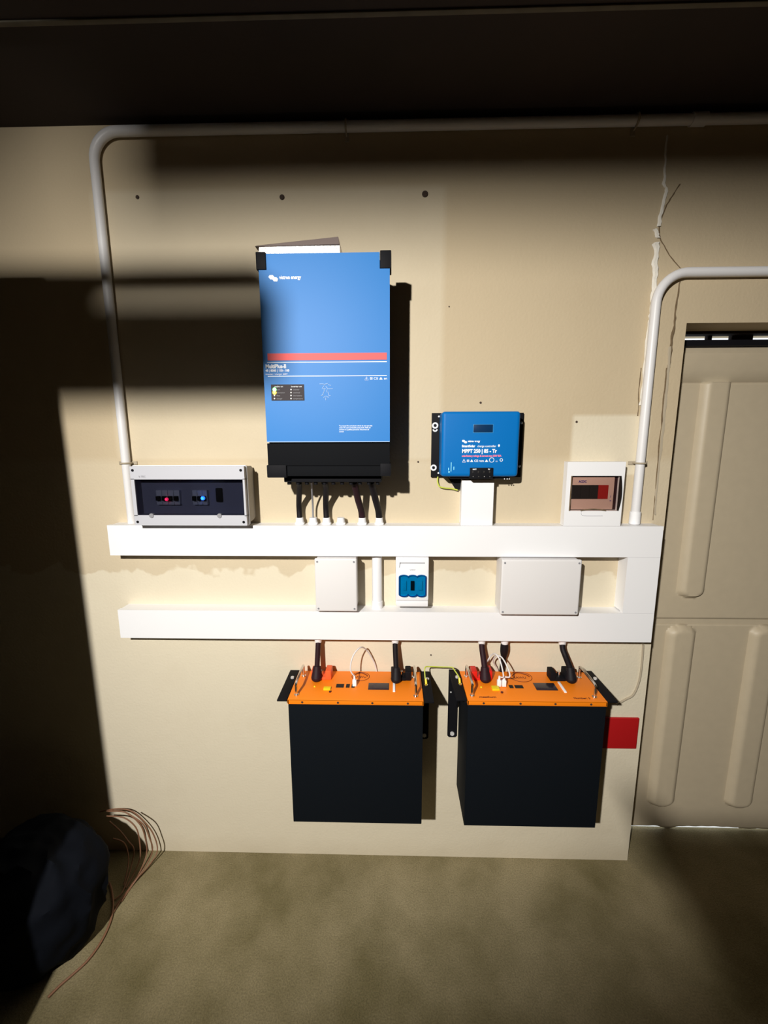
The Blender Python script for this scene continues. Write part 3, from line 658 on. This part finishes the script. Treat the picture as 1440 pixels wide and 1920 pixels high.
# ------------------------------------------------------------------ batteries on brackets
BW, BD = .424, .1672
def battery(x, yf, z, h, lab, second):
    t = thing('battery', (x+BW/2, yf+BD/2, z-h), lab, 'battery')
    y0, y1 = yf, yf+BD
    build(MB().box(x+.001, x+BW-.001, y0+.001, y1, z-h, z-.016, .002), 'case', M['body_paint'] if True else None, t)
    LH = .016
    b = MB(); b.box(x, x+BW, y0, y1, z-.004, z, .0012); b.box(x, x+BW, y0, y0+.003, z-LH, z-.001, .0008); b.box(x, x+BW, y1-.003, y1, z-LH, z-.002)
    b.box(x, x+.003, y0, y1, z-LH, z-.002); b.box(x+BW-.003, x+BW, y0, y1, z-LH, z-.002); build(b, 'top_panel', M['orange'], t)
    for f in ((.108, .372, .625, .885) if not second else (.115, .38, .63, .885)):
        build(MB().cyl((x+BW*f, y0-.001, z-.009), (x+BW*f, y0+.001, z-.009), .0035, n=10), 'panel_screw', M['hole'], t)
    def uv(u, v): return x+BW*u, y0+BD*v                      # v = 0 front edge, 1 at the wall
    # handles
    for u in ((.055, .945) if not second else (.04, .93)):
        hx = x+BW*u; b = MB()
        b.tube([(hx, y0+.022, z), (hx, y0+.022, z+.030), (hx, y0+.030, z+.042), (hx, y1-.045, z+.042), (hx, y1-.036, z+.030), (hx, y1-.036, z)], .0042, 10, sub=5)
        hd = build(b, 'handle', M['chrome'], t)
        for yy in (y0+.022, y1-.036): build(MB().cyl((hx, yy, z), (hx, yy, z+.004), .0075, n=12), 'handle_foot', M['chrome'], hd)
    def pbox(name, u0, u1, v0, v1, hgt, m, lab=None, skew=0):
        a_, c_ = uv(u0, v0), uv(u1, v1); return build(MB().box(a_[0], c_[0], a_[1], c_[1], z-.0005, z+hgt, min(.001, hgt*.3)), name, m, t, label=lab)
    if not second:
        pbox('data_port', .335, .395, .40, .52, .0012, M['dark_hole']); pbox('data_port', .412, .440, .40, .52, .0012, M['dark_hole']); pbox('data_port', .455, .480, .40, .52, .0012, M['dark_hole'])
        pbox('display', .585, .745, .34, .56, .0016, M['lcd']); pbox('dip_switch', .775, .793, .27, .60, .003, M['label_w'])
        pbox('power_switch', .245, .30, .30, .38, .006, M['yellow'], 'yellow switch')
    else:
        pbox('data_port', .345, .375, .40, .50, .0012, M['dark_hole']); pbox('data_port', .388, .45, .40, .50, .0012, M['dark_hole'])
        pbox('display', .54, .70, .34, .58, .0016, M['lcd']); pbox('dip_switch', .735, .753, .27, .62, .003, M['label_w'])
        pbox('power_switch', .205, .26, .31, .43, .006, M['yellow'], 'yellow switch')
    p_ = uv(.30 if not second else .27, .25); build(MB().cyl((p_[0], p_[1], z), (p_[0], p_[1], z+.003), .004, n=12), 'reset_button', M['label_k'], t)
    p_ = uv(.17 if not second else .13, .42); build(MB().sph((p_[0], p_[1], z), .0035, n=8), 'indicator_light', M['yellow'], t)
    # round emblem: ring, humped back and small letters
    e_ = uv(.515 if not second else .475, .80); b = MB()
    sxx, syy = (.030, .026) if not second else (.036, .030)
    b.tube([(e_[0]+sxx*math.cos(a_), e_[1]+syy*math.sin(a_), z+.0004) for a_ in [2*math.pi*k/28 for k in range(29)]], .0009, 4, smooth=False)
    b.tube([(e_[0]-sxx*.8, e_[1]+syy*.1, z+.0006), (e_[0]-sxx*.45, e_[1]+syy*.65, z+.0006), (e_[0], e_[1]+syy*.8, z+.0006), (e_[0]+sxx*.55, e_[1]+syy*.45, z+.0006), (e_[0]+sxx*.8, e_[1]+syy*.05, z+.0006)], .0016, 4)
    build(b, 'emblem', M['label_k'], t)
    text('SAWU', (e_[0]-sxx*.72, e_[1]-syy*.35, z+.0004), .017, M['label_k'], t, rot=(0, 0, 0), sx=.85)
    if second:
        p_ = uv(.09, .08); text('meathurn', (p_[0], p_[1], z+.0004), .0135, M['label_k'], t, rot=(0, 0, 0), bold=.0002)
        p_ = uv(.775, .08); text('Number: 5', (p_[0], p_[1], z+.0004), .0115, M['label_k'], t, rot=(0, 0, 0), bold=.0002)
    # terminals: two-post housings with an arch between
    def terminal(u, m, lab):
        a_ = uv(u, .76)
        b = MB(); b.box(a_[0]-.034, a_[0]-.016, a_[1]-.018, a_[1]+.020, z, z+.032, .003); b.box(a_[0]+.014, a_[0]+.034, a_[1]-.018, a_[1]+.022, z, z+.034, .004)
        b.box(a_[0]-.018, a_[0]+.016, a_[1]-.018, a_[1]+.020, z, z+.010, .002)
        tm = build(b, 'terminal', m, t, label=lab)
        build(MB().cyl((a_[0], a_[1], z+.010), (a_[0], a_[1], z+.026), .006, n=12), 'terminal_stud', M['chrome'], tm)
        return a_
    t1 = terminal(.205 if not second else .155, M['term_orange'] if not second else M['term_red'], 'orange terminal housing' if not second else 'red terminal housing')
    t2 = terminal(  .84 if not second else .765, M['black'], 'black terminal housing')
    return t
b1x, b1yf, b1z, b1h = -.3319, -.1757, .766, .4436
b2x, b2yf, b2z, b2h = .2272, -.1819, .7744, .4474
B1 = battery(b1x, b1yf, b1z, b1h, 'left black battery with orange top, hung below the lower trunking', False)
B2 = battery(b2x, b2yf, b2z, b2h, 'right black battery with orange top, hung below the trunking beside the red plate', True)
def bracket(xa, xb, ztop, lab, left, yw=-.178, hgt=.262):
    """L bracket: leg on the wall, arm towards the room, brace between"""
    t = thing('wall_bracket', ((xa+xb)/2, 0, ztop-hgt), lab, 'bracket')
    xi = xb-.003 if left else xa; xi2 = xi+.003
    b = MB(); b.prism([(xa, ztop-.002), (xb, ztop-.002), (xb, ztop-hgt+.006), (xb-.006, ztop-hgt), (xa+.006, ztop-hgt), (xa, ztop-hgt+.006)], 'y', -.006, 0); build(b, 'leg', M['black'], t)
    build(MB().box(xa, xb, yw, -.004, ztop-.005, ztop, .0008), 'arm', M['black'], t)
    b = MB(); b.prism([(-.003, ztop-.004), (yw+.012, ztop-.004), (yw+.012, ztop-.018), (-.105, ztop-.032), (-.055, ztop-.060), (-.028, ztop-.115), (-.003, ztop-.150)], 'x', xi, xi2); build(b, 'brace', M['black'], t)
    xc = (xa+xb)/2; b = MB(); b.cyl((xc, -.010, ztop-hgt+.016), (xc, -.005, ztop-hgt+.016), .008, n=6); b.cyl((xc, -.006, ztop-hgt+.016), (xc, -.0055, ztop-hgt+.016), .010, n=14); build(b, 'bolt', M['zinc'], t)
    build(MB().sph((xc-.008, -.0065, ztop-.085), .003, n=8), 'rivet', M['zinc'], t)
    build(MB().cyl((xc+.004, -.055, ztop-.001), (xc+.004, -.055, ztop+.005), .006, n=6), 'bolt', M['zinc'], t)
    return t
W_ = .030
bracket(b1x-W_-.003, b1x-.002, b1z-.001, 'black bracket left of the left battery', True)
bracket(b1x+BW+.002, b1x+BW+W_+.002, b1z-.001, 'black bracket on the right side of the left battery', False)
bracket(b2x-W_-.005, b2x-.002, b2z-.001, 'black bracket on the left side of the right battery, with a visible bolt', True)
bracket(b2x+BW+.002, b2x+BW+W_+.003, b2z-.001, 'black bracket right of the right battery, near the door', False)

def onb(x, yf, z, u, v, dz=0): return Vector((x+BW*u, yf+BD*v, z+dz))
b1 = lambda u, v, dz=0: onb(b1x, b1yf, b1z, u, v, dz)
b2 = lambda u, v, dz=0: onb(b2x, b2yf, b2z, u, v, dz)
YT = -.030
def battery_cable(px_top, end, lab, m, r=.0088, mid=None, glab=None):
    xt = at(px_top, 1207, YT).x; zt_ = z2b
    t = thing('battery_cable', (xt, YT, zt_), lab, 'cable')
    pts = [Vector((xt, YT, zt_-.012))] + [Vector((xt, YT-.008, zt_-.035))] + (mid or []) + [end+Vector((0, .004, .042)), end+Vector((0, -.006, .016))]
    build(MB().tube(pts, r, 12), 'cable_run', m, t)
    b = MB(); b.tube([end+Vector((0, .002, .045)), end+Vector((0, -.004, .028)), end+Vector((0, -.012, .012))], .0165, 14, rf=lambda s: .75+.35*s); b.sph(end+Vector((0, -.012, .012)), .0175, (1, 1, .8)); build(b, 'lug_boot', m, t)
    gland(xt, YT, zt_, glab, -1)
battery_cable(597, b1(.170, .70), 'dark cable entering the orange terminal of the left battery', M['maroon'], glab='leftmost white gland above the left battery')
battery_cable(741, b1(.80, .68), 'black cable entering the black terminal of the left battery', M['black_soft'], glab='white gland above the right end of the left battery')
battery_cable(903, b2(.175, .68), 'dark cable entering the red terminal of the right battery', M['maroon'], r=.0095, glab='white gland above the red terminal of the right battery')
battery_cable(1054, b2(.84, .70), 'black curved cable entering the black terminal of the right battery', M['black_soft'], r=.0095, mid=[Vector((at(1060, 1230, -.05).x, -.05, at(1060, 1230, -.05).z))], glab='rightmost white gland above the right battery')
# fat cable that drops behind the right battery
xt = at(946, 1207, -.03).x
cable('battery_cable', [(xt, -.03, z2b-.010), (xt+.001, -.026, z2b-.05), (xt+.002, -.018, z2b-.09), (xt, -.012, z2b-.14), (xt, -.008, z2b-.30)], .0125, M['black_soft'], 'fat black cable dropping behind the right battery', rf=lambda s: .72+.38*math.sin(min(1, s*2.4)*math.pi) if s < .42 else .72)
gland(xt, -.03, z2b, 'white gland above the fat cable behind the right battery', -1)
# data leads
def lead(pts, plug, lab, r=.0023, plugm=None):
    t = thing('data_lead', plug, lab, 'cable')
    build(MB().tube(pts, r, 8), 'lead_run', M['offwhite'], t)
    p_ = Vector(plug); build(MB().box(p_.x-.0065, p_.x+.0065, p_.y-.005, p_.y+.005, p_.z+.001, p_.z+.022, .0015), 'plug', M['label_w'], t)
    build(MB().cyl((p_.x, p_.y, p_.z+.022), (p_.x, p_.y, p_.z+.036), .0042, .0028, n=10), 'strain_relief', M['label_w'], t)
pl = b1(.478, .46)
lead([pl+Vector((0, 0, .034)), at(657, 1255, -.10), at(662, 1230, -.085), at(676, 1214, -.06), at(688, 1220, -.03), at(702, 1243, -.012), Vector((at(708, 1254, -.006).x, -.006, b1z-.02))], pl, 'thin white lead looping up from the left battery panel')
pl = b2(.268, .46)
lead([pl+Vector((0, 0, .034)), at(944, 1268, -.12), at(938, 1240, -.09), at(930, 1227, -.07), at(922, 1228, -.05), at(914, 1240, -.04), at(909, 1258, -.035)], pl, 'white lead on the right battery, plugged into the left port')
pl = b2(.305, .46)
lead([pl+Vector((0, 0, .034)), at(956, 1268, -.12), at(950, 1248, -.10), at(940, 1232, -.08), at(930, 1230, -.06), at(925, 1240, -.035), at(933, 1256, -.012), at(935, 1275, -.008)], pl, 'white lead on the right battery, plugged into the right port')
# earth link between the batteries
e0 = Vector((b1x+BW+.014, b1yf+.085, b1z+.004)); e1 = Vector((b2x-.012, b2yf+.085, b2z+.004))
t = thing('earth_wire', e0, 'yellow-green wire linking the two batteries', 'wire')
build(MB().tube([e0+Vector((0, 0, .004)), e0+Vector((-.003, .01, .02)), at(797, 1252, -.06), at(806, 1250, -.05), at(825, 1250.5, -.045), at(846, 1251, -.05), at(851, 1255, -.06), e1+Vector((-.002, .006, .018)), e1+Vector((0, 0, .004))], .0020, 8), 'wire_run', M['yg'], t)
for e_ in (e0, e1): build(MB().tube([e_+Vector((0, -.004, .004)), e_+Vector((-.001, .004, .016))], .0038, 8), 'lug_sleeve', M['yellow'], t); build(MB().cyl(e_+Vector((0, -.008, 0)), e_+Vector((0, -.008, .004)), .0055, n=8), 'lug', M['chrome'], t)

# red plate and painted wire right of the right battery
a = at(1100, 1343, 0); c = at(1197, 1402, 0)
b = MB(); b.box(a.x, c.x-.011, -.008, 0, c.z, a.z, .004, 3); tag(build(b, 'red_plate', M['redpaint'], base=(a.x, 0, c.z)), 'plain red rounded plate on the wall behind the right battery', 'plate')
P = [at(1206, 1209, -.004), at(1204, 1240, -.004), at(1199, 1275, -.004), at(1188, 1302, -.004), at(1172, 1312, -.005), at(1156, 1321, -.012)]
tag(build(MB().tube(P, .0034, 8), 'painted_wire', M['putty'], base=P[0]), 'thin painted-over wire running down the wall edge to the right battery bracket', 'wire')

# ------------------------------------------------------------------ bottom left: bag and coil of flex
def blob(c, rad, seed, amp=.22, sub=5, freq=3.2):
    bm = bmesh.new(); bmesh.ops.create_icosphere(bm, subdivisions=sub, radius=1)
    for v in bm.verts:
        n_ = v.co.normalized(); p_ = n_*freq+Vector((seed, seed*2, 0))
        f = 1+amp*noise.noise(p_*.6)+amp*.5*(1-abs(noise.noise(p_*1.5))*2)+amp*.10*(1-abs(noise.noise(p_*3.0))*2)
        v.co = Vector((c[0]+n_.x*rad[0]*f, c[1]+n_.y*rad[1]*f, max(.004, c[2]+n_.z*rad[2]*f)))
    return bm
tag(build(blob((-1.12, -.30, .165), (.19, .17, .205), 2, .15, 5, 1.7), 'plastic_bag', M['bag'], base=(-1.12, -.30, 0)), 'crumpled black plastic bag in the dark left corner beside the coiled flex', 'bag')
loops = [((187,1522),(215,1517),(245,1520),(270,1540),(288,1565),(295,1595),(280,1622),(255,1650),(232,1680),(212,1712)),
         ((200,1521),(235,1523),(262,1545),(272,1570),(275,1600),(262,1635),(240,1668),(215,1700)),
         ((200,1530),(232,1533),(255,1552),(262,1580),(262,1610),(250,1640),(236,1665)),
         ((205,1540),(225,1558),(240,1577),(251,1592),(248,1615),(240,1645),(228,1675),(210,1690)),
         ((212,1572),(232,1580),(240,1600),(240,1625),(232,1660)),
         ((240,1526),(268,1545),(280,1570),(286,1595),(272,1625),(248,1660),(228,1690))]
t = thing('flex_coil', (at(240, 1600, -.05).x, -.05, 0), 'loosely coiled brown flex standing against the wall, its tail across the floor', 'cord')
for i, lp in enumerate(loops):
    pts = []
    for j, (u, v) in enumerate(lp):
        s_ = j/(len(lp)-1); Y = -.02-.012*i-.10*max(0, s_-.5)
        p_ = at(u, v, Y)
        if p_.z < .006:
            p_ = atz(u, v, .006)
        pts.append(p_)
    build(MB().tube(pts, .0023, 6, sub=5), 'loop', M['rope'], t)
tail = [(205,1655),(210,1672),(212,1700),(206,1730),(190,1765),(165,1800),(135,1828),(112,1848),(90,1870)]
build(MB().tube([atz(u, v, .006) for u, v in tail], .0035, 6, sub=6), 'tail', M['rope'], t)

# ------------------------------------------------------------------ work lamp, and unseen objects added to throw the shadows
t = thing_lamp = thing('work_lamp', LAMP+Vector((0, -.1, 0)), 'work lamp on the ceiling behind the viewer', 'lamp')
dirv = (AIM-LAMP).normalized()
b = MB(); b.cyl(LAMP-dirv*.16, LAMP-dirv*.012, .05, .09, n=24, cap=False); o = build(b, 'lamp_hood', M['dark_steel'], t); md = o.modifiers.new('s', 'SOLIDIFY'); md.thickness = .003
build(MB().cyl(LAMP-dirv*.16, LAMP-dirv*.155, .05, n=24), 'lamp_back', M['dark_steel'], t)
build(MB().cyl(LAMP-dirv*.15, (LAMP.x-.0, LAMP.y-.15, CZ), .008), 'lamp_stem', M['dark_steel'], t)
tag(build(MB().box(-.738, 2.8, -1.97, -1.87, 2.287, CZ), 'blocker_beam', M['dark_board'], smooth=False), 'unseen dark beam added behind the viewer to shade the upper wall', kind='structure')  # added light blocker: soft shade over the top of the wall
b = MB(); b.prism([(-.80, 1.90), (-.80, 2.036), (-.66, 2.042), (-.62, 2.054), (-.56, 2.086), (-.38, 2.10), (-.38, 1.90)], 'y', -2.102, -2.099); b.box(-.60, -.58, -2.30, -2.10, 2.0, 2.01); b.box(-.60, -.58, -2.44, -2.30, 2.0, 2.01); b.box(-.72, -.58, -2.45, -2.44, 2.0, 2.28)
build(b, 'blocker_flap', M['dark_steel'], thing_lamp)  # flap added near the lamp to darken the floor softly
t = thing('blocker_cabinet', (-1.35, -.95, 0), 'tall dark cabinet added outside the left edge of the view to cast shadow', 'cabinet')  # added blocker: its edge shades the far left of wall and floor
cab_x = -.955
build(MB().box(-2.0, cab_x, -1.15, -.75, .06, 2.145, .004), 'body', M['dark_steel'], t)
build(MB().box(-1.98, cab_x-.02, -1.13, -.77, 0, .06), 'plinth', M['dark_steel'], t)
for k in range(2):
    dd = build(MB().box(-1.99+k*.52, -1.99+k*.52+.50, -1.165, -1.15, .1, 2.12, .003), 'cabinet_door', M['dark_steel'], t)
    build(MB().box(-1.52+k*.10, -1.50+k*.10, -1.185, -1.165, 1.0, 1.15, .002), 'handle', M['chrome'], dd)
t = thing('blocker_rack', (-1.2, -1.5, 0), 'unseen steel rack added behind the viewer to carry the shadow-casting planks', 'rack')  # invented support for the planks that block the lamp
for xx in (-1.7, -.93):
    build(MB().box(xx-.02, xx+.02, -1.58, -1.42, 0, .02), 'foot', M['dark_steel'], t)
    build(MB().box(xx-.02, xx+.02, -1.52, -1.48, .02, 2.098), 'post', M['dark_steel'], t)
tag(build(MB().box(-1.85, -.575, -1.56, -1.44, 2.098, 2.176, .002), 'blocker_plank', M['wood'], base=(-1.2, -1.5, 2.098)), 'thick plank added across the rack to cast a shadow band', 'plank')  # added to throw the lower dark band on the wall
b = MB(); b.box(-1.85, -1.75, -1.56, -1.44, 2.1765, 2.1955); tag(build(b, 'blocker_spacer', M['wood'], base=(-1.8, -1.5, 2.1765)), 'short spacer block added at the left end between the shadow-casting planks', 'block')  # added only to hold the blocking planks apart
b = MB(); b.box(-.99, -.79, -1.56, -1.44, 2.1765, 2.1955); tag(build(b, 'blocker_spacer', M['wood'], base=(-.96, -1.5, 2.1765)), 'short spacer block added above the rack post to block light between the planks', 'block')  # added to stop light through the gap at its left end
tag(build(MB().box(-1.85, -.60, -1.56, -1.44, 2.196, 2.223, .002), 'blocker_plank', M['wood'], base=(-1.2, -1.5, 2.196)), 'thin plank added on blocks above the thick plank to cast a shadow band', 'plank')  # added to throw the upper dark band on the wall
b = MB(); b.prism([(-.247, 1.706), (-.208, 1.605), (-.157, 1.545), (-.078, 1.44), (.12, .9), (.12, 0), (.75, 0), (.75, 1.632), (-.18, 1.638)], 'y', -1.61, -1.592)
tag(build(b, 'blocker_board', M['wood'], base=(.2, -1.6, 0)), 'unseen board added behind the viewer, shaped to cast the shadow at lower right', 'board')  # added blocker, outline cut to throw the viewer's own shadow
